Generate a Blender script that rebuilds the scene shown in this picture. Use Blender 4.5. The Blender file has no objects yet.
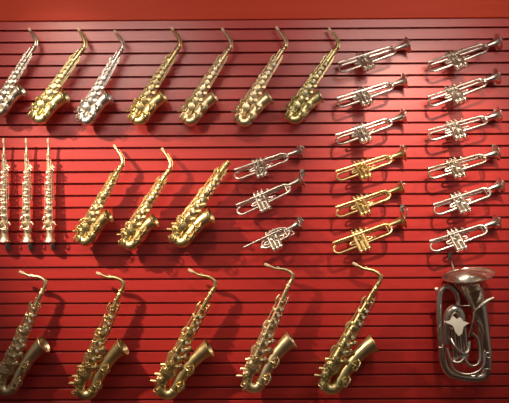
import bpy, math, random
from mathutils import Vector, Matrix
random.seed(7)
S = bpy.context.scene
C = S.collection
PI = math.pi
V = Vector

# ------------------------------------------------------------------ camera
CAM_H = 1.5                      # eye height
CAM_D = 4.149                    # distance from the wall
YAW, PITCH, ROLL = -0.00657, 0.02815, -0.00525
F_PX = 650.0
fw = V((math.sin(YAW) * math.cos(PITCH), math.cos(YAW) * math.cos(PITCH), math.sin(PITCH)))
rt = V((math.cos(YAW), -math.sin(YAW), 0))
up = rt.cross(fw)
rt, up = (rt * math.cos(ROLL) + up * math.sin(ROLL)), (up * math.cos(ROLL) - rt * math.sin(ROLL))
cam_pos = V((0, -CAM_D, CAM_H))
cd = bpy.data.cameras.new('camera')
cam = bpy.data.objects.new('camera', cd)
C.objects.link(cam)
cd.sensor_fit = 'HORIZONTAL'
cd.sensor_width = 36.0
cd.lens = 36.0 * F_PX / 509.0
M = Matrix((rt, up, -fw)).transposed().to_4x4()
M.translation = cam_pos
cam.matrix_world = M
S.camera = cam


def at(px, py, y):
    """where a point of the photograph lies at depth y (the wall face is y = 0)"""
    d = fw + rt * ((px - 254.5) / F_PX) + up * ((201.5 - py) / F_PX)
    t = (y - cam_pos.y) / d.y
    return cam_pos + d * t


# --------------------------------------------------------------- materials
def mat_wall(name, col, col2, rough, coat):
    m = bpy.data.materials.new(name)
    m.use_nodes = True
    n, l = m.node_tree.nodes, m.node_tree.links
    b = n['Principled BSDF']
    tc = n.new('ShaderNodeTexCoord')
    mp = n.new('ShaderNodeMapping')
    mp.inputs['Scale'].default_value = (0.7, 1, 13)
    nz = n.new('ShaderNodeTexNoise')
    nz.inputs['Scale'].default_value = 1.6
    nz.inputs['Detail'].default_value = 3
    cr = n.new('ShaderNodeValToRGB')
    cr.color_ramp.elements[0].position = 0.3
    cr.color_ramp.elements[0].color = (*col, 1)
    cr.color_ramp.elements[1].position = 0.7
    cr.color_ramp.elements[1].color = (*col2, 1)
    l.new(tc.outputs['Object'], mp.inputs['Vector'])
    l.new(mp.outputs['Vector'], nz.inputs['Vector'])
    l.new(nz.outputs['Fac'], cr.inputs['Fac'])
    l.new(cr.outputs['Color'], b.inputs['Base Color'])
    b.inputs['Roughness'].default_value = rough
    b.inputs['Specular IOR Level'].default_value = coat
    return m


def mat_metal(name, col, col2, rough):
    m = bpy.data.materials.new(name)
    m.use_nodes = True
    n, l = m.node_tree.nodes, m.node_tree.links
    b = n['Principled BSDF']
    tc = n.new('ShaderNodeTexCoord')
    nz = n.new('ShaderNodeTexNoise')
    nz.inputs['Scale'].default_value = 14
    nz.inputs['Detail'].default_value = 2
    cr = n.new('ShaderNodeValToRGB')
    cr.color_ramp.elements[0].position = 0.35
    cr.color_ramp.elements[0].color = (*col, 1)
    cr.color_ramp.elements[1].position = 0.65
    cr.color_ramp.elements[1].color = (*col2, 1)
    l.new(tc.outputs['Object'], nz.inputs['Vector'])
    l.new(nz.outputs['Fac'], cr.inputs['Fac'])
    l.new(cr.outputs['Color'], b.inputs['Base Color'])
    b.inputs['Metallic'].default_value = 1.0
    b.inputs['Roughness'].default_value = rough
    return m


def mat_plain(name, col, rough, spec=0.5):
    m = bpy.data.materials.new(name)
    m.use_nodes = True
    n, l = m.node_tree.nodes, m.node_tree.links
    b = n['Principled BSDF']
    nz = n.new('ShaderNodeTexNoise')
    nz.inputs['Scale'].default_value = 60
    mx = n.new('ShaderNodeMixRGB')
    mx.inputs['Color1'].default_value = (*[c * .9 for c in col], 1)
    mx.inputs['Color2'].default_value = (*[min(1, c * 1.1) for c in col], 1)
    l.new(nz.outputs['Fac'], mx.inputs['Fac'])
    l.new(mx.outputs['Color'], b.inputs['Base Color'])
    b.inputs['Roughness'].default_value = rough
    b.inputs['Specular IOR Level'].default_value = spec
    return m


MAT = dict(
    slat=mat_wall('red_laminate', (0.40, 0.017, 0.016), (0.48, 0.026, 0.020), 0.38, 0.75),
    header=mat_wall('orange_red_paint', (0.50, 0.038, 0.010), (0.54, 0.043, 0.012), 0.6, 0.3),
    floor=mat_plain('carpet', (0.20, 0.14, 0.10), 0.9, 0.1),
    ceiling=mat_plain('ceiling_paint', (0.55, 0.5, 0.45), 0.8, 0.2),
    brass=mat_metal('gold_lacquered_brass', (0.66, 0.52, 0.24), (0.74, 0.59, 0.30), 0.37),
    olive=mat_metal('greenish_gold_lacquer', (0.60, 0.52, 0.26), (0.68, 0.59, 0.31), 0.37),
    rose=mat_metal('aged_brass', (0.70, 0.57, 0.34), (0.78, 0.65, 0.41), 0.38),
    silver=mat_metal('silver_plate', (0.64, 0.59, 0.53), (0.72, 0.67, 0.61), 0.32),
    nickel=mat_metal('nickel_silver', (0.58, 0.52, 0.43), (0.66, 0.60, 0.50), 0.33),
    pale=mat_metal('pale_gold_plate', (0.88, 0.75, 0.54), (0.93, 0.80, 0.60), 0.42),
    steel=mat_metal('dull_silver_plate', (0.64, 0.58, 0.50), (0.72, 0.67, 0.59), 0.25),
    bright=mat_metal('bright_silver_plate', (0.74, 0.69, 0.60), (0.80, 0.75, 0.66), 0.48),
    hook=mat_metal('dark_steel', (0.25, 0.2, 0.18), (0.3, 0.24, 0.2), 0.45),
    cork=mat_plain('pale_cork', (0.72, 0.52, 0.34), 0.7, 0.3),
    pearl=mat_plain('mother_of_pearl', (0.85, 0.8, 0.72), 0.25, 0.6),
)


# ------------------------------------------------------------ mesh builder
def spline(pts, rad, n=6):
    """Catmull-Rom through points with radii"""
    P = [V(p) for p in pts]
    out, ro = [], []
    for i in range(len(P) - 1):
        p0 = P[i - 1] if i else P[0] * 2 - P[1]
        p1, p2 = P[i], P[i + 1]
        p3 = P[i + 2] if i + 2 < len(P) else P[-1] * 2 - P[-2]
        for k in range(n):
            t = k / n
            out.append(0.5 * ((2 * p1) + (p2 - p0) * t + (2 * p0 - 5 * p1 + 4 * p2 - p3) * t * t
                              + (3 * p1 - p0 - 3 * p2 + p3) * t ** 3))
            s = t
            ro.append(rad[i] * (1 - s) + rad[i + 1] * s)
    out.append(P[-1])
    ro.append(rad[-1])
    return out, ro


class MB:
    def __init__(self):
        self.v, self.f = [], []

    def tube(self, pts, rad, seg=14, caps=True, flip=False, closed=False):
        P = [V(p) for p in pts]
        if not isinstance(rad, (list, tuple)):
            rad = [rad] * len(P)
        N = len(P)
        T = []
        for i in range(N):
            if closed:
                t = P[(i + 1) % N] - P[i - 1]
            else:
                t = P[min(i + 1, N - 1)] - P[max(i - 1, 0)]
            T.append(t.normalized() if t.length > 1e-9 else (T[-1] if T else V((0, 0, 1))))
        a = V((0, 1, 0)) if abs(T[0].y) < 0.8 else V((1, 0, 0))
        nrm = (a - T[0] * a.dot(T[0])).normalized()
        base = len(self.v)
        for i in range(N):
            nrm = (nrm - T[i] * nrm.dot(T[i])).normalized()
            bn = T[i].cross(nrm)
            for k in range(seg):
                an = 2 * PI * k / seg
                self.v.append(P[i] + (nrm * math.cos(an) + bn * math.sin(an)) * rad[i])
        R = N if closed else N - 1
        for i in range(R):
            j = (i + 1) % N
            for k in range(seg):
                k2 = (k + 1) % seg
                q = [base + i * seg + k, base + i * seg + k2, base + j * seg + k2, base + j * seg + k]
                self.f.append(q[::-1] if flip else q)
        if caps and not closed:
            q = [base + k for k in range(seg)]
            self.f.append(q if flip else q[::-1])
            q = [base + (N - 1) * seg + k for k in range(seg)]
            self.f.append(q[::-1] if flip else q)
        return self

    def stube(self, pts, rad, seg=14, n=6, **k):
        if not isinstance(rad, (list, tuple)):
            rad = [rad] * len(pts)
        p, r = spline(pts, rad, n)
        return self.tube(p, r, seg, **k)

    def cup(self, c, n, r, h, seg=16):
        """a key cup / cap: a low bevelled disc standing on c, facing n"""
        c, n = V(c), V(n).normalized()
        return self.tube([c, c + n * h * .15, c + n * h * .7, c + n * h * .93, c + n * h],
                         [r * .94, r, r, r * .86, r * .45], seg)

    def ring(self, c, n, R, r, seg=28, s2=8):
        c, n = V(c), V(n).normalized()
        a = n.orthogonal().normalized()
        b = n.cross(a)
        return self.tube([c + (a * math.cos(2 * PI * k / seg) + b * math.sin(2 * PI * k / seg)) * R for k in range(seg)],
                         r, s2, closed=True)

    def box(self, lo, hi):
        b = len(self.v)
        for x in (lo[0], hi[0]):
            for y in (lo[1], hi[1]):
                for z in (lo[2], hi[2]):
                    self.v.append(V((x, y, z)))
        for q in ((0, 1, 3, 2), (4, 6, 7, 5), (0, 4, 5, 1), (2, 3, 7, 6), (0, 2, 6, 4), (1, 5, 7, 3)):
            self.f.append([b + i for i in q])
        return self

    def build(self, name, mat, parent=None, angle=35, label=None):
        me = bpy.data.meshes.new(name)
        me.from_pydata([tuple(p) for p in self.v], [], self.f)
        me.materials.append(MAT[mat])
        me.update()
        me.polygons.foreach_set('use_smooth', [True] * len(me.polygons))
        me.set_sharp_from_angle(angle=math.radians(angle))
        o = bpy.data.objects.new(name, me)
        C.objects.link(o)
        if parent:
            o.parent = parent
        if label:
            o['label'] = label
        return o


def bell_mesh(pts, rad, seg=28, n=6, wall=0.0012, rim=0.0022, depth=1.0):
    """an open flared tube with an inside and a rolled rim; pts run towards the mouth"""
    p, r = spline(pts, rad, n)
    mb = MB()
    mb.tube(p, r, seg, caps=False)
    k0 = int(len(p) * (1 - depth))
    ip, ir = p[k0:], [max(x - wall, .001) for x in r[k0:]]
    mb.tube(ip, ir, seg, caps=False, flip=True)
    mb.cup(ip[0], ip[1] - ip[0], ir[0], .001, seg)
    mb.ring(p[-1], p[-1] - p[-2], r[-1] - wall * .5, rim, seg * 2, 8)
    return mb


def thing(name, label=None, cat=None, group=None):
    o = bpy.data.objects.new(name, None)
    o.empty_display_size = 0.05
    C.objects.link(o)
    tag(o, label, cat, group)
    return o


def tag(o, label=None, cat=None, group=None):
    if label: o['label'] = label
    if cat: o['category'] = cat
    if group: o['group'] = group
    return o


_mats = {}


def copy_tree(o, swap, skip=(), parent=None):
    """a copy of a thing with copies of its parts and sub-parts; swap renames materials"""
    c = o.copy()
    C.objects.link(c)
    c.parent = parent
    if o.type == 'MESH':
        nm = o.data.materials[0].name
        if nm in swap:
            key = (o.data.name, swap[nm].name)
            if key not in _mats:
                d = o.data.copy()
                d.materials[0] = swap[nm]
                _mats[key] = d
            c.data = _mats[key]
    for ch in list(o.children):
        if ch.name.split('.')[0] not in skip:
            copy_tree(ch, swap, skip, c)
    return c


def place(o, la, lb, A, B, pre):
    """put thing o so that its local points la, lb (x,z after the turn pre) come to A, B; both lie at one depth"""
    a, b = pre @ V(la), pre @ V(lb)
    d1, d2 = V((b.x - a.x, b.z - a.z)), V((B.x - A.x, B.z - A.z))
    sc = d2.length / d1.length
    ang = math.atan2(d2.y, d2.x) - math.atan2(d1.y, d1.x)
    R = Matrix.Rotation(-ang, 4, 'Y') @ pre.to_4x4()
    w = (R @ V(la)) * sc
    loc = A - w
    loc.y = A.y
    o.matrix_world = Matrix.Translation(loc) @ R @ Matrix.Scale(sc, 4)
    return sc


# ----------------------------------------------------------------- setting
ZG = CAM_H + 1.2256       # the top groove
PITCH_G = 0.0762
TOP = ZG + 0.060          # where the slats meet the header board
XL, XR = -3.6, 3.6
prof = [(0.0, 0.0)]       # (y, z) from the floor up
zs = []
k = 0
while ZG - k * PITCH_G > 0.05:
    zs.append(ZG - k * PITCH_G)
    k += 1
for z in reversed(zs):
    h = 0.0066
    prof += [(0.0, z - h - .0012), (0.0012, z - h), (0.006, z - h), (0.006, z - .014), (0.026, z - .014),
             (0.026, z + .020), (0.006, z + .020), (0.006, z + h), (0.0012, z + h), (0.0, z + h + .0012)]
prof += [(0.0, TOP + .15), (0.04, TOP + .15), (0.04, 0.0)]
mb = MB()
n = len(prof)
for x in (XL, XR):
    for (y, z) in prof:
        mb.v.append(V((x, y, z)))
for i in range(n):
    j = (i + 1) % n
    mb.f.append([i, j, n + j, n + i])
w = mb.build('wall_back', 'slat', angle=20)
w['kind'] = 'structure'
mb = MB()
pr = [(-.001, TOP), (-.014, TOP), (-.018, TOP + .004), (-.018, TOP + .52), (-.001, TOP + .52)]
for x in (XL, XR):
    for (y, z) in pr:
        mb.v.append(V((x, y, z)))
n = len(pr)
for i in range(n):
    j = (i + 1) % n
    mb.f.append([i, j, n + j, n + i])
mb.f.append(list(range(n)))
mb.f.append([n + i for i in range(n)][::-1])
w = mb.build('trim_1', 'header', angle=20)
w['kind'] = 'structure'
w = MB().box((XL, -6.0, -0.05), (XR, 0.04, 0.0)).build('floor', 'floor')
w['kind'] = 'structure'
w = MB().box((XL, -6.0, TOP + .52), (XR, 0.04, TOP + .57)).build('ceiling', 'ceiling')
w['kind'] = 'structure'


# -------------------------------------------------------------- saxophones
def sax_keys(root, axis_r, spec, mat):
    """spec rows: (z, azimuth deg, cup radius, lift, offset along x of the axis)"""
    for (z, az, r, lift, x0) in spec:
        a = math.radians(az)
        d = V((math.cos(a), math.sin(a), 0))
        c = V((x0, 0, z)) + d * (axis_r(z) + lift)
        m = MB()
        m.tube([V((x0, 0, z)) + d * axis_r(z) * .8, c], r * .82, 14)       # tone hole chimney
        m.cup(c, d, r, .006)
        m.cup(c + d * .006, d, r * .45, .003)
        # arm from the cup to the rod side
        t = V((-d.y, d.x, 0))
        m.tube([c + d * .006, c + d * .008 + t * (-r * .9) + V((0, 0, .004)), c + t * (-r * 1.5) + V((0, 0, .008))],
               [.0030, .0030, .0026], 8)
        m.build('key_cup', mat, root)


def rod(root, p, q, r, mat, posts=3, toward=None):
    m = MB()
    p, q = V(p), V(q)
    m.tube([p, q], r, 8)
    for i in range(posts):
        t = (i + .15) / max(posts - .7, 1)
        c = p.lerp(q, min(t, 1))
        tgt = V((toward[0], toward[1], c.z)) if toward else c
        m.tube([c, c.lerp(tgt, .75)], r * .8, 6)
        m.cup(c - (q - p).normalized() * r * 1.5, q - p, r * 1.8, r * 3, 8)
    return m.build('key_rod', mat, root)


def guard(root, c, d, R, lift, mat):
    """a wire guard over a key: three feet and a hoop"""
    c, d = V(c), V(d).normalized()
    a = V((0, 0, 1)) - d * d.z
    a.normalize()
    b = d.cross(a)
    m = MB()
    m.stube([c + a * R * 1.25, c + a * R * .9 + d * lift, c + d * lift * 1.15, c - a * R * .9 + d * lift, c - a * R * 1.25], .0034, 8, 5)
    m.stube([c + b * R * 1.2, c + b * R * .8 + d * lift, c + d * lift * 1.15], .0032, 8, 5)
    m.cup(c + d * lift * 1.15, d, .006, .004, 10)
    return m.build('key_guard', mat, root)


def make_sax(name, p):
    """upright: body along +z, bell towards +x, neck towards -x, the viewed side is -y; origin under the bow"""
    root = thing(name)
    L, r0, r1, W, rim = p['L'], p['r0'], p['r1'], p['W'], p['rim']
    zb = p['zb']                       # where the bow begins
    mt = 'brass'
    def ar(z):
        return r1 + (r0 - r1) * (z - zb) / (L - zb) if z > zb else r1
    body = MB()
    body.tube([(0, 0, zb), (0, 0, zb + (L - zb) * .5), (0, 0, L)], [r1, (r0 + r1) / 2, r0], 24)
    body.ring((0, 0, zb + .004), (0, 0, 1), r1 + .001, .0035)
    body.ring((0, 0, L * .62), (0, 0, 1), ar(L * .62) + .0005, .002)
    body.ring((0, 0, L - .006), (0, 0, 1), r0 + .002, .004)
    body.build('body_tube', mt, root)
    # bow
    m = MB()
    pts, rad = [], []
    for i in range(17):
        a = PI + PI * i / 16
        pts.append((W / 2 + W / 2 * math.cos(a), 0, zb + W / 2 * math.sin(a)))
        rad.append(r1 + (p['r2'] - r1) * i / 16)
    m.tube(pts, rad, 24, caps=False)
    m.ring((W, 0, zb + .003), (0, 0, 1), p['r2'] + .001, .0035)
    m.build('bow', mt, root)
    # bell
    H = p['H']
    bp = [(W, 0, zb), (W + .002, 0, zb + (H - zb) * .30), (W + .007 * p['dx'], 0, zb + (H - zb) * .58),
          (W + .018 * p['dx'], 0, zb + (H - zb) * .79), (W + .029 * p['dx'], 0, zb + (H - zb) * .93), (W + .037 * p['dx'], 0, H)]
    br = [p['r2'], p['r2'] * 1.06, p['r2'] * 1.13, p['r2'] * 1.24, rim * .84, rim]
    bl = bell_mesh(bp, br, 32, 6, rim=.003, depth=.8).build('bell', mt, root)
    # brace between body and bell
    m = MB()
    zc = zb + (H - zb) * .60
    m.ring((W * .52, 0, zc), (0, 1, 0), W * .16, .003, 20, 6)
    m.tube([(ar(zc) * .9, 0, zc), (W * .36, 0, zc)], .004, 8)
    m.tube([(W * .68, 0, zc), (W - p['r2'] * 1.1, 0, zc)], .004, 8)
    m.build('bell_brace', mt, root)
    # neck
    npts, nr = p['neck'], p['neck_r']
    m = MB()
    m.stube(npts, nr, 16, 6)
    m.ring(npts[1], V(npts[1]) - V(npts[0]), nr[1] + .002, .0028)
    m.cup((npts[0][0], npts[0][1], npts[0][2] - .004), (0, 0, 1), nr[0] + .004, .016, 16)
    nk = m.build('neck', mt, root)
    a, b = V(npts[-1]), (V(npts[-1]) - V(npts[-2])).normalized()
    MB().tube([a - b * .002, a + b * p['cork'] * .95, a + b * p['cork']], [nr[-1] + .0016, nr[-1] + .0012, nr[-1] * .7], 14).build('cork', 'cork', nk, label='pale cork sleeve at the neck tip')
    # octave key on the neck
    mid = V(npts[2]).lerp(V(npts[3]), .5)
    m = MB()
    m.ring(V(npts[1]) + V((0, 0, .004)), (0.2, 0, 1), nr[1] + .006, .0024, 20, 6)
    m.stube([V(npts[1]) + V((nr[1] + .004, 0, .008)), V(npts[2]) + V((.004, 0, nr[2] + .007)), mid + V((0, 0, nr[2] + .008)), V(npts[-2]) + V((.0, 0, nr[-2] + .005))], .0024, 8, 5)
    m.build('octave_key', mt, nk)
    # keys
    s = p['s']
    ks = []
    stack = [(.118, -66, .0235), (.164, -58, .0225), (.208, -66, .0210), (.256, -72, .0195), (.299, -62, .0180),
             (.337, -74, .0165), (.371, -64, .0145), (.402, -76, .0125), (.432, -66, .0110), (.462, -78, .0100)]
    for (z, az, r) in stack:
        ks.append((z * s * p['ks'], az, r * s, .006 * s, 0))
    side = [(.085, -112, .0165), (.135, -120, .0170), (.235, -128, .0120), (.285, -132, .0115), (.352, -135, .0100),
            (.418, -130, .0090), (.475, -110, .0080)]
    for (z, az, r) in side:
        ks.append((z * s * p['ks'], az, r * s, .007 * s, 0))
    sax_keys(root, ar, ks, mt)
    bk = []
    for (t, az, r) in ((.16, -62, .0235), (.50, -58, .0245)):
        z = zb + (H - zb) * t
        rr = p['r2'] * (1.05 + .3 * t)
        bk.append((z, az, r * s, .005 * s, W + .003))
    sax_keys(root, lambda z: p['r2'] * (1.05 + .3 * (z - zb) / (H - zb)), bk, mt)
    for (z, az, r, lift, x0) in bk:
        a = math.radians(az)
        d = V((math.cos(a), math.sin(a), 0))
        guard(root, V((x0, 0, z)) + d * p['r2'] * 1.1, d, r, .026 * s, mt)
    for (z, az, r) in ((.085, -112, .0165), (.135, -120, .0170)):
        a = math.radians(az)
        d = V((math.cos(a), math.sin(a), 0))
        guard(root, V((0, 0, z * s * p['ks'])) + d * (r1 * .98), d, r * s, .026 * s, mt)
    # low key on the bow
    m = MB()
    m.cup((W * .12, -r1 * .98, zb * .52), (-.35, -1, -.25), .021 * s, .008)
    m.tube([(W * .12, -r1 * 1.1, zb * .52), (-r1 * .9, -r1 * 1.15, zb * 1.1), (-r1 * .8, -r1 * .9, zb * 2)], .0035, 8)
    m.build('key_cup', mt, root)
    guard(root, (W * .10, -r1 * .95, zb * .5), (-.35, -1, -.25), .022 * s, .024 * s, mt)
    # rods
    o = .013 * s
    q = L * .93
    for (az, z0, z1) in ((-28, .22, .93), (-128, .16, .60), (-104, .30, .97), (-8, .20, .90), (-150, .18, .80)):
        a = math.radians(az)
        za, zz = L * z0, L * z1
        rod(root, (math.cos(a) * (ar(za) + o), math.sin(a) * (ar(za) + o), za),
            (math.cos(a) * (ar(zz) + o), math.sin(a) * (ar(zz) + o), zz), .0028 * s, mt, 4, (0, 0))
    # touch pieces the fingers press
    for (z, az) in ((.215, -66), (.255, -66), (.295, -66), (.365, -62), (.40, -62), (.432, -62)):
        a = math.radians(az)
        z = z * s * p['ks']
        d = V((math.cos(a), math.sin(a), 0))
        c = d * (ar(z) + .014 * s) + V((0, 0, z))
        m = MB()
        m.cup(c, d, .0095 * s, .004, 14)
        m.tube([c, c + V((-d.y, d.x, 0)) * .014 * s + V((0, 0, .006))], .0025, 6)
        kt = m.build('key_touch', mt, root)
        MB().cup(c + d * .0035, d, .0075 * s, .0025, 12).build('pearl', 'pearl', kt, label='white pearl inlay')
    for (z, az, ln) in ((.33, -172, .05), (.20, 176, .045), (.47, -160, .05)):          # palm and side key levers
        a = math.radians(az)
        z = z * s * p['ks']
        d = V((math.cos(a), math.sin(a), 0))
        c = d * (ar(z) + .012 * s) + V((0, 0, z))
        m = MB()
        m.stube([c + V((0, -.004, ln * s * .5)), c + d * .006, c + V((0, 0, -ln * s * .5))], [.003 * s, .0062 * s, .0045 * s], 8, 4)
        m.tube([c, V((0, 0, z)) + d * ar(z) * .8], .0025, 6)
        m.build('lever', mt, root)
    for (z, ln) in ((.060, .055), (.098, .050), (.150, .040)):          # little-finger and low key levers
        z = z * s * p['ks']
        m = MB()
        m.stube([(-r1 * .5, -r1 * 1.0, z + .012), (-r1 * 1.05, -r1 * .9, z + .006), (-r1 * .9 - ln * s * .5, -r1 * .7, z - .008)], [.0035 * s, .0068 * s, .0075 * s], 8, 4)
        m.build('lever', mt, root)
    for (z, ln) in ((.175, .030), (.225, .030), (.27, .026)):           # side keys between body and bell
        z = z * s * p['ks']
        m = MB()
        m.stube([(r1 * .55, -r1 * .75, z - .014), (r1 * 1.0, -r1 * 1.0, z), (r1 + ln * s * .55, -r1 * 1.1, z + .012)], [.0040 * s, .0075 * s, .0060 * s], 8, 4)
        m.cup((r1 + ln * s * .45, -r1 * 1.05, z + .010), (.3, -1, .1), .012 * s, .006)
        m.build('key_cup', mt, root)
    return root


ALTO = dict(L=.552, r0=.0125, r1=.030, r2=.0305, W=.063, zb=.066, H=.252, rim=.046, dx=.95, s=1.0, ks=1.0, cork=.026,
            neck=[(0, 0, .548), (0, 0, .566), (-.006, 0, .588), (-.032, 0, .612), (-.070, 0, .630), (-.098, 0, .642)],
            neck_r=[.0122, .0118, .0112, .0100, .0088, .0078])
TENOR = dict(L=.705, r0=.0135, r1=.035, r2=.0340, W=.088, zb=.080, H=.408, rim=.059, dx=1.75, s=1.22, ks=1.05, cork=.030,
             neck=[(0, 0, .700), (0, 0, .722), (.003, 0, .752), (-.018, 0, .782), (-.066, 0, .785), (-.116, 0, .768), (-.163, 0, .766)],
             neck_r=[.0135, .0130, .0125, .0118, .0105, .0095, .0085])


def hook(label, group, pts, plate, mats='hook', r=.0035):
    """slatwall hook: a plate lipped into a groove and a bent prong"""
    o = thing('wall_hook', label, 'hook', group)
    base = V(plate)
    o.location = base
    m = MB()
    m.box((-.013, -.0045, -.034), (.013, -.0012, .010))
    m.box((-.013, -.0015, -.0035), (.013, .0045, .0035))
    m.build('plate', mats, o)
    m = MB()
    q = [V(x) - base for x in pts]
    m.stube([V((q[0].x, -.003, q[0].z))] + q, r, 8, 5)
    m.build('prong', mats, o)
    return o


def groove_z(z):
    k = round((ZG - z) / PITCH_G)
    return ZG - k * PITCH_G


GOLD = MAT['brass'].name
SWAP = lambda m: {GOLD: MAT[m]}
alto_proto = make_sax('alto_saxophone', ALTO)
tenor_proto = make_sax('tenor_saxophone', TENOR)

YA = -0.088
altos = [  # bend px, bow px, yaw towards the viewer, finish, label, skip
    ((36, 44), (-3, 117), 16, 'nickel', 'tarnished silver alto saxophone cut by the left frame edge, first of the top row', ()),
    ((85, 46), (36, 124), 16, 'olive', 'greenish gold alto saxophone in the top row between the two silver saxophones', ()),
    ((123, 47), (83, 126), 16, 'silver', 'bright silver alto saxophone in the top row, third from the left edge', ()),
    ((180, 45), (135, 126), 16, 'brass', 'gold alto saxophone in the top row directly right of the bright silver one', ()),
    ((231, 46), (186, 126), 16, 'rose', 'pale brass alto saxophone in the top row, third from its right end', ()),
    ((286, 45), (240, 127), 16, 'rose', 'brass alto saxophone in the top row, second from its right end', ()),
    ((338, 46), (290, 124), 16, 'olive', 'gold alto saxophone ending the top row, right beside the uppermost trumpet', ()),
    ((123, 163), (82, 246), 18, 'brass', 'gold alto saxophone in the middle row, right of the straight soprano saxophones', ()),
    ((171, 167), (126, 250), 16, 'brass', 'gold alto saxophone in the middle row, with another alto on each side', ()),
    ((232, 157), (176, 247), 16, 'brass', 'gold alto saxophone without its curved neck, in the middle row', ('neck',)),
]
first = True
for i, (b, wv, yaw, fin, lab, skip) in enumerate(altos):
    o = copy_tree(alto_proto, SWAP(fin), skip)
    row = 'alto saxophones in the top row' if i < 7 else 'alto saxophones in the middle row'
    tag(o, lab, 'saxophone', row)
    pre = Matrix.Rotation(math.radians(-yaw), 3, 'Z')
    A, B = at(*wv, YA), at(*b, YA)
    place(o, (.037, 0, 0), (0, 0, .582), A, B, pre)
    mw = o.matrix_world
    c = mw @ V((.038, 0, ALTO['zb'] + (ALTO['H'] - ALTO['zb']) * .60 + .008))
    gz = groove_z(c.z + .02)
    hook('dark hook in the crook of the ' + ['tarnished silver alto at the left frame edge', 'greenish gold alto between two silver ones', 'bright silver alto saxophone', 'gold alto right of the silver one', 'third alto from the top row end', 'second alto from the top row end', 'last alto saxophone of the top row', 'alto saxophone beside the straight sopranos', 'alto saxophone between two middle-row altos', 'alto saxophone without its neck'][i],
         'saxophone hooks', [(c.x, -.02, c.z), (c.x, -.085, c.z), (c.x, -.100, c.z + .006)], (c.x, 0, gz))

YT = -0.095
tenors = [
    ((46, 283), (4, 396), 3, 'rose', 'tenor saxophone in the bottom row whose bow is cut by the left frame edge'),
    ((124, 284), (83, 400), 3, 'brass', 'gold tenor saxophone in the bottom row below the first middle-row alto, second from left'),
    ((216, 284), (163, 399), 3, 'brass', 'gold tenor saxophone at the centre of the bottom row of five'),
    ((293, 276), (250, 393), 3, 'rose', 'brass tenor saxophone in the bottom row below the short cornet'),
    ((381, 278), (326, 394), 3, 'olive', 'gold tenor saxophone ending the bottom row, nearest the big dull silver horn'),
]
for i, (b, wv, yaw, fin, lab) in enumerate(tenors):
    o = copy_tree(tenor_proto, SWAP(fin))
    tag(o, lab, 'saxophone', 'tenor saxophones in the bottom row')
    pre = Matrix.Rotation(math.radians(-yaw), 3, 'Z')
    place(o, (.052, 0, 0), (0, 0, .770), at(*wv, YT), at(*b, YT), pre)
    c = o.matrix_world @ V((.048, 0, TENOR['zb'] + (TENOR['H'] - TENOR['zb']) * .60 + .012))
    gz = groove_z(c.z + .02)
    hook('small dark hook in the crook of the ' + ['leftmost', 'second', 'middle', 'fourth', 'rightmost'][i] + ' tenor saxophone of the bottom row',
         'saxophone hooks', [(c.x, -.02, c.z), (c.x, -.09, c.z), (c.x, -.112, c.z + .006)], (c.x, 0, gz))

for proto in (alto_proto, tenor_proto):
    for ch in list(proto.children_recursive):
        bpy.data.objects.remove(ch)
    bpy.data.objects.remove(proto)


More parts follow.
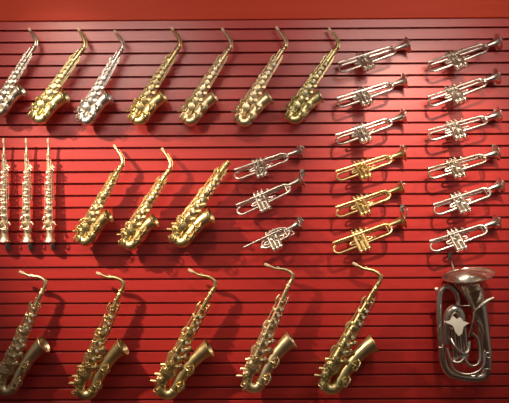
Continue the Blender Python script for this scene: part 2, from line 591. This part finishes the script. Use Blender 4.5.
# ------------------------------------------------------- soprano saxophones
def make_soprano():
    root = thing('soprano_saxophone')
    mt = 'pale'
    H = .655
    def ar(z):
        return .0215 - .0140 * min(max(z - .10, 0) / .50, 1)
    m = bell_mesh([(0, 0, .16), (0, 0, .10), (0, 0, .055), (0, 0, .025), (0, 0, .008), (0, 0, 0)],
                  [ar(.16), .0215, .0225, .026, .032, .036], 28, 5, rim=.003, depth=.7)
    m.build('bell', mt, root)
    m = MB()
    m.tube([(0, 0, .155), (0, 0, .36), (0, 0, .575)], [ar(.155), ar(.36), ar(.575)], 20)
    m.ring((0, 0, .16), (0, 0, 1), ar(.16) + .0005, .0022)
    m.ring((0, 0, .57), (0, 0, 1), ar(.57) + .001, .0026)
    m.build('body_tube', mt, root)
    m = MB()
    m.stube([(0, 0, .570), (0, 0, .60), (0, -.004, .63)], [.0085, .0075, .0065], 14, 4)
    nk = m.build('neck', mt, root)
    MB().tube([(0, -.004, .628), (0, -.006, .652), (0, -.006, .655)], [.0082, .0078, .005], 14).build('cork', 'cork', nk, label='pale cork sleeve at the top')
    ks = [(.075, -60, .0185, .006, 0), (.115, -125, .0175, .006, 0), (.158, -62, .0165, .006, 0), (.200, -72, .0150, .006, 0), (.240, -66, .0140, .006, 0),
          (.285, -75, .0130, .006, 0), (.322, -66, .0120, .006, 0), (.356, -78, .0110, .006, 0), (.388, -66, .0105, .006, 0),
          (.420, -76, .0095, .006, 0), (.450, -30, .0095, .006, 0), (.482, -20, .0090, .008, 0), (.512, -80, .0080, .006, 0), (.545, -60, .0075, .006, 0),
          (.18, -150, .011, .006, 0), (.33, -155, .010, .006, 0)]
    sax_keys(root, ar, ks, mt)
    for (az, z0, z1, off) in ((-40, .10, .52, .012), (-100, .18, .56, .012), (-140, .08, .38, .012), (-15, .26, .50, .014)):
        a = math.radians(az)
        rod(root, (math.cos(a) * (ar(z0) + off), math.sin(a) * (ar(z0) + off), z0),
            (math.cos(a) * (ar(z1) + off), math.sin(a) * (ar(z1) + off), z1), .0028, mt, 4, (0, 0))
    for (z, az) in ((.215, -95), (.262, -95), (.305, -95), (.37, -95), (.405, -95), (.437, -95)):
        a = math.radians(az)
        d = V((math.cos(a), math.sin(a), 0))
        c = d * (ar(z) + .016) + V((0, 0, z))
        kt = MB().cup(c, d, .0085, .004, 14).tube([c, c + V((.016, 0, .006)) - d * .004], .0024, 6).build('key_touch', mt, root)
        MB().cup(c + d * .0035, d, .0068, .0025, 12).build('pearl', 'pearl', kt, label='white pearl inlay')
    for (z, ln, sx) in ((.478, .030, 1), (.46, .024, 1), (.115, .022, 1), (.15, .020, -1), (.09, .02, -1)):       # palm keys and little-finger keys
        m = MB()
        m.stube([(sx * ar(z) * .7, -.006, z + .014), (sx * (ar(z) + .010), -.012, z + .006), (sx * (ar(z) + ln), -.014, z - .012)], [.003, .0055, .0045], 8, 4)
        m.build('lever', mt, root)
    guard(root, V((.012, -.022, .075)), (.5, -.85, 0), .019, .022, mt)
    return root


sop = make_soprano()
YS = -0.055
for i, (px, pt, fin, lab) in enumerate([
        (4.5, 4, 'rose', 'straight soprano saxophone nearest the left frame edge, standing bell down'),
        (27.5, 26.5, 'pale', 'middle one of the three straight pale gold soprano saxophones'),
        (50, 48.5, 'pale', 'straight pale gold soprano saxophone next to the middle-row altos')]):
    o = sop if i == 0 else copy_tree(sop, {MAT['pale'].name: MAT[fin]})
    tag(o, lab, 'saxophone', 'straight soprano saxophones on the left')
    A, B = at(px, 241.5, YS), at(pt, 138.5, YS)
    place(o, (0, 0, 0), (0, 0, .655), A, B, Matrix.Identity(3))
    gz = ZG - 18 * PITCH_G
    b = o.location
    hook('dark bracket under the bell of the ' + ['leftmost', 'middle', 'rightmost'][i] + ' straight soprano saxophone', 'soprano brackets',
         [(b.x, -.02, b.z - .012), (b.x, -.045, b.z - .012), (b.x, YS, b.z - .006), (b.x, YS, b.z + .03)], (b.x, 0, gz))


# ------------------------------------------------------------------ trumpets
def arc(c, r, a0, a1, n, y0, y1):
    out = []
    for i in range(n + 1):
        t = i / n
        a = math.radians(a0 + (a1 - a0) * t)
        out.append((c[0] + r * math.cos(a), y0 + (y1 - y0) * t, c[1] + r * math.sin(a)))
    return out


def make_trumpet(name, compact=False):
    """lies along x, bell towards +x, valves upright along z, the viewed side is -y"""
    root = thing(name)
    mt = 'silver'
    h = .074
    xr = .125 if compact else .0      # rear bow
    xf = .335 if compact else .385    # front bow
    xv = .215 if compact else .178    # middle valve
    xb = .430 if compact else .485
    yl, yb = -.015, .015
    R = h / 2
    # bell: tail on the first valve, rear bow, then the flare
    tail = [(xv - .030, .004, -h), (xr + R + .02, yb * .6, -h)]
    bow = arc((xr + R, -R), R, 270, 90, 10, yb * .7, yb)
    pts = tail + bow + [(xr + R + .08, yb, 0), (xb - .17, yb, 0), (xb - .10, yb, 0), (xb - .055, yb, 0), (xb - .025, yb, 0), (xb - .008, yb, 0), (xb, yb, 0)]
    rad = [.0078] * 2 + [.0080 + .0004 * i / 10 for i in range(11)] + [.0090, .0100, .0118, .0160, .0240, .0380, .0540]
    bl = bell_mesh(pts, rad, 24, 3, rim=.0022, depth=.3)
    bl.build('bell', mt, root)
    # leadpipe with the mouthpiece receiver
    m = MB()
    x0 = .0 if compact else .006
    m.tube([(x0, yl, 0), (x0 + .045, yl, 0), (x0 + .047, yl, 0), (xf - R - .06, yl, 0)], [.0088, .0084, .0076, .0078], 14)
    m.ring((x0 + .001, yl, 0), (1, 0, 0), .0078, .0018, 20, 6)
    m.build('leadpipe', mt, root)
    # front tuning slide
    m = MB()
    fb = arc((xf - R, -R), R, 90, -90, 12, yl, yl * .6)
    m.tube([(xf - R - .075, yl, 0)] + fb + [(xf - R - .05, yl * .5, -h)], .0084, 14)
    m.tube([(xf - R - .05, yl * .5, -h), (xv + .030, 0, -h)], .0078, 14)
    m.ring((xf - R - .02, yl, 0), (1, 0, 0), .0086, .0022, 18, 6)
    m.ring((xf - R - .02, yl * .55, -h), (1, 0, 0), .0086, .0022, 18, 6)
    m.tube([(xf - R + .012, yl, 0), (xf - R + .012, yl * .6, -h)], .0035, 8)
    m.ring((xf - .004, yl * .8 - .012, -R), (0, 1, 0), .010, .0025, 18, 6)
    m.build('tuning_slide', mt, root)
    # valves
    for i in (-1, 0, 1):
        x = xv + i * .0275
        m = MB()
        m.tube([(x, 0, -.108), (x, 0, -.107), (x, 0, .018), (x, 0, .019)], [.0115, .0134, .0134, .0115], 18)
        vv = m.build('valve', mt, root)
        m = MB()
        m.cup((x, 0, .018), (0, 0, 1), .0145, .012, 18)
        m.build('cap', mt, vv)
        m = MB()
        m.cup((x, 0, -.106), (0, 0, -1), .0148, .019, 18)
        m.ring((x, 0, -.113), (0, 0, 1), .0143, .0015, 18, 6)
        m.cup((x, 0, -.124), (0, 0, -1), .005, .005, 10)
        m.build('cap', mt, vv)
        m = MB()
        m.tube([(x, 0, .028), (x, 0, .040)], .0032, 8)
        m.cup((x, 0, .039), (0, 0, 1), .0085, .005, 14)
        bt = m.build('button', mt, vv)
        MB().cup((x, 0, .0435), (0, 0, 1), .0065, .0016, 12).build('pearl', 'pearl', bt, label='white pearl finger button top')
    for i, z in ((-1, -.03), (0, -.055)):          # ports between the casings
        x = xv + i * .0275
        MB().tube([(x + .006, -.008, z), (x + .022, -.008, z - .012)], .0075, 10).build('port', mt, root)
    # valve slides
    def slide(pp, r):
        mm = MB()
        mm.stube(pp, r, 10, 5)
        return mm.build('valve_slide', mt, root)
    slide([(xv + .0275, .008, -.026), (xv + .055, .018, -.026), (xv + .074, .018, -.031), (xv + .074, .018, -.041), (xv + .055, .018, -.046), (xv + .0275, .008, -.046)], .0050)
    slide([(xv, -.008, -.030), (xv, -.040, -.030), (xv, -.050, -.040), (xv, -.040, -.050), (xv, -.008, -.050)], .0060)
    slide([(xv - .0275, -.006, -.035), (xv - .060, .000, -.035), (xv - .072, .0, -.045), (xv - .060, .0, -.055), (xv - .0275, -.006, -.055)], .0060)
    MB().ring((xv + .086, .018, -.036), (0, 1, 0), .011, .002, 18, 6).build('finger_ring', mt, root)
    # braces
    for x in (xv - .055, xv + .075):
        MB().tube([(x, yl, 0), (x, yb, 0)], .0032, 8).cup((x, yl * .7, 0), (0, -1, 0), .0055, .006, 10).build('brace', mt, root)
    m = MB()
    m.stube([(xv + .05, yl, .004), (xv + .062, yl, .022), (xv + .074, yl, .012)], .0024, 8, 4)
    m.build('finger_hook', mt, root)
    if compact:
        m = MB()
        m.stube([(xv + .035, .022, -.02), (xf + .005, .024, -.02), (xf + .025, .024, -.035), (xf + .005, .024, -.055), (xv - .05, .024, -.055), (xr - .01, .022, -.045), (xr + .0, .02, -.025)], .0068, 12, 6)
        m.stube([(xv - .03, -.022, .012), (xv + .04, -.024, .016), (xf - .02, -.024, -.004), (xf - .005, -.024, -.03)], .0060, 12, 6)
        m.build('wrap_tube', mt, root)
    return root


tr = make_trumpet('trumpet')
YR = -0.075
SIL = MAT['silver'].name
LCOL = 'trumpets in the column beside the top-row altos'
RCOL = 'trumpets in the far right column'
trumpets = [
    ((338.5, 69), (408, 44.5), 'nickel', -24, 'silver trumpet at the top of the column beside the top-row saxophones', LCOL),
    ((337.5, 104), (405, 80.5), 'silver', -26, 'silver trumpet second from the top in the column beside the saxophones', LCOL),
    ((336, 141), (404, 116), 'silver', -26, 'silver trumpet directly above the three brass trumpets', LCOL),
    ((336, 177), (404, 153), 'brass', -28, 'gold brass trumpet, uppermost of the three brass ones', LCOL),
    ((336, 213), (402, 187.5), 'brass', -24, 'gold brass trumpet in the middle of the three brass ones', LCOL),
    ((333.5, 249), (404, 220), 'brass', -20, 'gold brass trumpet, lowest of the column, above the rightmost tenor saxophone', LCOL),
    ((428.5, 68.5), (499, 41.5), 'silver', -24, 'silver trumpet at the top of the far right column', RCOL),
    ((428, 103), (497.5, 76), 'silver', -26, 'silver trumpet second from the top in the far right column', RCOL),
    ((428, 136.5), (499, 114.5), 'silver', -26, 'silver trumpet third from the top in the far right column', RCOL),
    ((428, 174.5), (497.5, 152.5), 'nickel', -26, 'silver trumpet fourth from the top in the far right column', RCOL),
    ((433.5, 210.5), (501.5, 185), 'silver', -24, 'silver trumpet fifth from the top in the far right column', RCOL),
    ((430, 247), (498, 222), 'silver', -22, 'silver trumpet at the bottom of the far right column, above the big horn', RCOL),
    ((235, 175.5), (300.5, 150.5), 'silver', -24, 'silver trumpet topmost of the short column between altos and brass trumpets', 'small horns in the short centre column'),
    ((237.5, 211), (302, 179.5), 'silver', -20, 'silver trumpet in the short centre column, just above the small cornet', 'small horns in the short centre column'),
]
cornet = make_trumpet('cornet', True)
tag(cornet, 'short tightly wrapped silver cornet below the two trumpets of the centre column', 'cornet', 'small horns in the short centre column')


def horn_hook(o, xb, lab):
    mw = o.matrix_world
    rimp = mw @ V((xb, .015, .0))
    dx = (mw @ V((1, .02, 0)) - mw @ V((0, .02, 0))).normalized()
    topz = rimp.z + .050
    gz = groove_z(topz + .012)
    p0 = V((rimp.x + .004, -.012, gz - .014))
    hook('dark hook at the bell of the ' + lab, 'trumpet hooks',
         [p0, V((p0.x + .012, rimp.y * .6, gz - .008)), V((rimp.x + dx.x * .02 + .004, rimp.y, gz - .022)), V((rimp.x + dx.x * .016, rimp.y, rimp.z + .025)), rimp - dx * .004 + V((0, 0, .014)), rimp - dx * .03 + V((0, 0, .006))],
         (p0.x, 0, gz), r=.004)


for i, (l, r, fin, roll, lab, grp) in enumerate(trumpets):
    o = tr if i == 0 else copy_tree(tr, {SIL: MAT[fin]})
    tag(o, lab, 'trumpet', grp)
    pre = Matrix.Rotation(math.radians(roll - 15), 3, 'X')
    place(o, (0, 0, -.037), (.485, .015, 0), at(*l, YR), at(*r, YR), pre)
    horn_hook(o, .485, (['top', 'second', 'third', 'fourth', 'fifth', 'lowest'][i % 6] + ' trumpet of the ' + ['column beside the altos', 'far right column'][i // 6])
              if i < 12 else ['top', 'lower'][i - 12] + ' trumpet of the short centre column')
place(cornet, (0, -.015, 0), (.43, .015, 0), at(243.5, 247.5, YR), at(300, 223.5, YR), Matrix.Rotation(math.radians(-38), 3, 'X'))
horn_hook(cornet, .43, 'short silver cornet in the centre column')


# ----------------------------------------------------------------- euphonium
def make_euphonium():
    root = thing('euphonium')
    mt = 'steel'
    u = .00625
    def q(px, py, y=0.0):
        return ((px - 464) * u, y, (378 - py) * u)
    m = bell_mesh([q(488, 366, .0), q(487.5, 350, .0), q(484, 330, -.004), q(480.5, 312, -.010), q(476, 297, -.016), q(472.5, 288, -.022), q(470, 281, -.029), q(469, 277, -.033), q(468.6, 275, -.035)],
                  [.032, .036, .043, .051, .062, .075, .098, .130, .156], 40, 6, rim=.004, depth=.7)
    m.build('bell', mt, root)
    m = MB()
    m.stube([q(488, 367), q(486, 373), q(478, 375.5), q(464, 374.5), q(452, 371), q(446.5, 362), q(444.5, 345)], [.031, .030, .029, .027, .026, .025, .024], 22, 6)
    m.ring(q(488, 366), (0, 0, 1), .032, .004)
    m.ring(q(444.5, 346), (0, 0, 1), .025, .003)
    m.build('bow', mt, root)
    m = MB()
    m.stube([q(444.5, 347), q(442.5, 325), q(441.5, 305), q(442.5, 294), q(447, 288), q(453, 288), q(458.5, 294), q(460.5, 304), q(461, 318)], [.024, .021, .019, .0185, .018, .0175, .017, .016, .015], 18, 6)
    m.build('branch_tube', mt, root)
    # inner bow below the opening
    m = MB()
    m.stube([q(449, 342, -.03), q(449, 320, -.036), q(450.5, 312, -.04), q(454.5, 308.5, -.042), q(459, 311.5, -.042), q(461, 320, -.042), q(461.5, 336, -.04)], .0310, 20, 6)
    m.build('tuning_slide', mt, root)
    # leadpipe: mouthpiece receiver out to the right, crossing the bell
    m = MB()
    m.stube([q(477, 304, -.098), q(472, 309, -.094), q(470, 321, -.088), q(467, 334, -.075)], [.0085, .0075, .0070, .0070], 12, 6)
    m.ring(q(477, 304, -.098), V(q(491, 295, -.10)) - V(q(477, 304, -.098)), .0095, .003, 20, 6)
    lp = m.build('leadpipe', mt, root)
    m = MB()
    m.stube([q(475, 305.3, -.0975), q(480, 301, -.0985), q(485, 297.5, -.10), q(489.5, 295.6, -.10)], [.0090, .0125, .0100, .0080], 14, 6)
    m.build('mouthpiece_receiver', 'bright', lp, label='bright mouthpiece receiver pointing up to the right')
    # valves, slightly tilted
    for i in range(3):
        a, b = V(q(451.5 + i * 5.0, 327 - i * 1.2, -.082)), V(q(454.5 + i * 5.0, 353 - i * 1.2, -.070))
        d = (a - b).normalized()
        m = MB()
        m.tube([b, a], .0150, 18)
        vv = m.build('valve', mt, root)
        m = MB()
        m.cup(a, d, .0168, .016, 18)
        m.build('cap', 'silver', vv)
        m = MB()
        m.cup(b, -d, .0168, .018, 18)
        m.build('cap', 'silver', vv)
        m = MB()
        m.tube([a + d * .012, a + d * .036], .0042, 8)
        m.cup(a + d * .034, d, .0125, .006, 14)
        m.build('button', 'silver', vv)
    # finger lever star and side lever
    m = MB()
    st = [(445, 322), (451.5, 320.5), (455, 315.5), (459, 319), (463.5, 317), (466, 321), (472, 323), (466, 326.5), (463.5, 334), (459.5, 336.5), (456.5, 332.5), (454.5, 326)]
    n = len(st)
    for dy in (0, .008):
        for (px, py) in st:
            x, _, z = q(453 + (px - 458) * .88, 321.5 + (py - 325) * .88)
            m.v.append(V((x, -.112 + dy - (.36 - z) * .30, z)))
    m.f.append(list(range(n)))
    m.f.append([n + k for k in range(n)][::-1])
    for k in range(n):
        m.f.append([k, n + k, n + (k + 1) % n, (k + 1) % n])
    m.build('hand_plate', 'bright', root, label='bright star-shaped plate over the valves')
    # valve slides and loops in front of the lower bow
    def loop(pp, r, name='valve_slide'):
        mm = MB()
        mm.stube(pp, r, 12, 6)
        return mm.build(name, mt, root)
    loop([q(450, 336, -.075), q(453, 343, -.10), q(460, 349, -.10), q(466, 347, -.085), q(468, 338, -.07)], .0085)
    loop([q(447, 345, -.06), q(450, 356, -.075), q(457, 358, -.085), q(463, 353, -.08), q(463, 345, -.07)], .0085)
    loop([q(463, 345, -.07), q(464, 356, -.08), q(469, 361, -.085), q(476, 359, -.08), q(478, 350, -.07), q(476, 336, -.065), q(470, 330, -.07)], .0090)
    loop([q(449, 352, -.05), q(453, 365, -.06), q(463, 370, -.065), q(475, 368, -.065), q(482, 361, -.058), q(483, 350, -.05)], .0100)
    loop([q(475, 318, -.07), q(480, 325, -.07), q(480, 345, -.06), q(481, 356, -.055)], .0085)
    loop([q(443, 322, -.03), q(439.5, 330, -.03), q(441, 340, -.03)], .004, 'brace')
    loop([q(470, 305, -.035), q(464, 305, -.03), q(460, 306, -.01)], .0045, 'brace')
    m = MB()
    m.cup(q(439, 289, -.02), (-.75, -.2, -.3), .013, .02, 14)
    m.build('water_key', 'bright', root, label='bright fitting at the upper left bend')
    m = MB()
    m.ring(q(487.5, 352, -.045), (0, 1, 0), .016, .0035, 20, 6)
    m.build('finger_ring', mt, root)
    return root


eu = make_euphonium()
tag(eu, 'large dull silver euphonium hanging bell upward at the lower right', 'euphonium')
place(eu, (0, 0, 0), (.024, 0, .65), at(461.5, 380, -.115), at(466, 273.5, -.115), Matrix.Identity(3))
c = at(450, 262, 0)
gz = groove_z(c.z + .03)
hook('dark hook above the bell of the big dull silver horn', 'euphonium hooks',
     [(c.x, -.02, gz - .03), (c.x - .002, -.05, gz - .06), (c.x + .004, -.07, gz - .10)], (c.x, 0, gz), r=.0055)

# ------------------------------------------------------------------ lighting
def spot(name, loc, target, power, angle, blend, col, size=.05):
    ld = bpy.data.lights.new(name, 'SPOT')
    ld.energy = power
    ld.spot_size = math.radians(angle)
    ld.spot_blend = blend
    ld.color = col
    ld.shadow_soft_size = size
    o = bpy.data.objects.new(name, ld)
    C.objects.link(o)
    o.location = loc
    o.rotation_euler = (V(target) - V(loc)).to_track_quat('-Z', 'Y').to_euler()
    return o


WARM = (1.0, .82, .60)
spot('track_lamp', (-2.55, -1.6, 3.25), (-0.75, 0, 1.26), 680, 40, 1.0, WARM, .05)
spot('track_lamp', (-1.55, -1.15, 3.25), (-1.2, 0, 2.35), 28, 46, 1.0, WARM, .04)
spot('track_lamp', (-0.3, -1.6, 3.25), (-0.2, 0, 1.6), 70, 44, 1.0, WARM, .04)
spot('track_lamp', (1.0, -1.8, 3.25), (1.0, 0, 1.78), 350, 42, 1.0, WARM, .04)
spot('track_lamp', (2.3, -1.7, 3.25), (1.2, 0, 1.4), 90, 46, 1.0, WARM, .04)


def area(name, loc, target, power, sx, sy, col):
    ld = bpy.data.lights.new(name, 'AREA')
    ld.shape = 'RECTANGLE'
    ld.size, ld.size_y = sx, sy
    ld.energy = power
    ld.spread = math.radians(110)
    ld.color = col
    o = bpy.data.objects.new(name, ld)
    C.objects.link(o)
    o.location = loc
    o.rotation_euler = (V(target) - V(loc)).to_track_quat('-Z', 'Y').to_euler()
    return o


area('ceiling_lamp', (-1.35, -2.3, 3.2), (-1.2, 0, 2.5), 16, 1.3, .6, (1, .9, .78))
area('ceiling_lamp', (1.3, -2.3, 3.2), (1.2, 0, 2.5), 17, 1.3, .6, (1, .9, .78))

wd = bpy.data.worlds.new('room_light')
S.world = wd
wd.use_nodes = True
bg = wd.node_tree.nodes['Background']
bg.inputs['Color'].default_value = (1.0, .86, .74, 1)
bg.inputs['Strength'].default_value = 0.16

S.view_settings.view_transform = 'Standard'
S.view_settings.look = 'None'
S.view_settings.exposure = 0.0
S.view_settings.gamma = 1.0
S.view_settings.use_curve_mapping = False
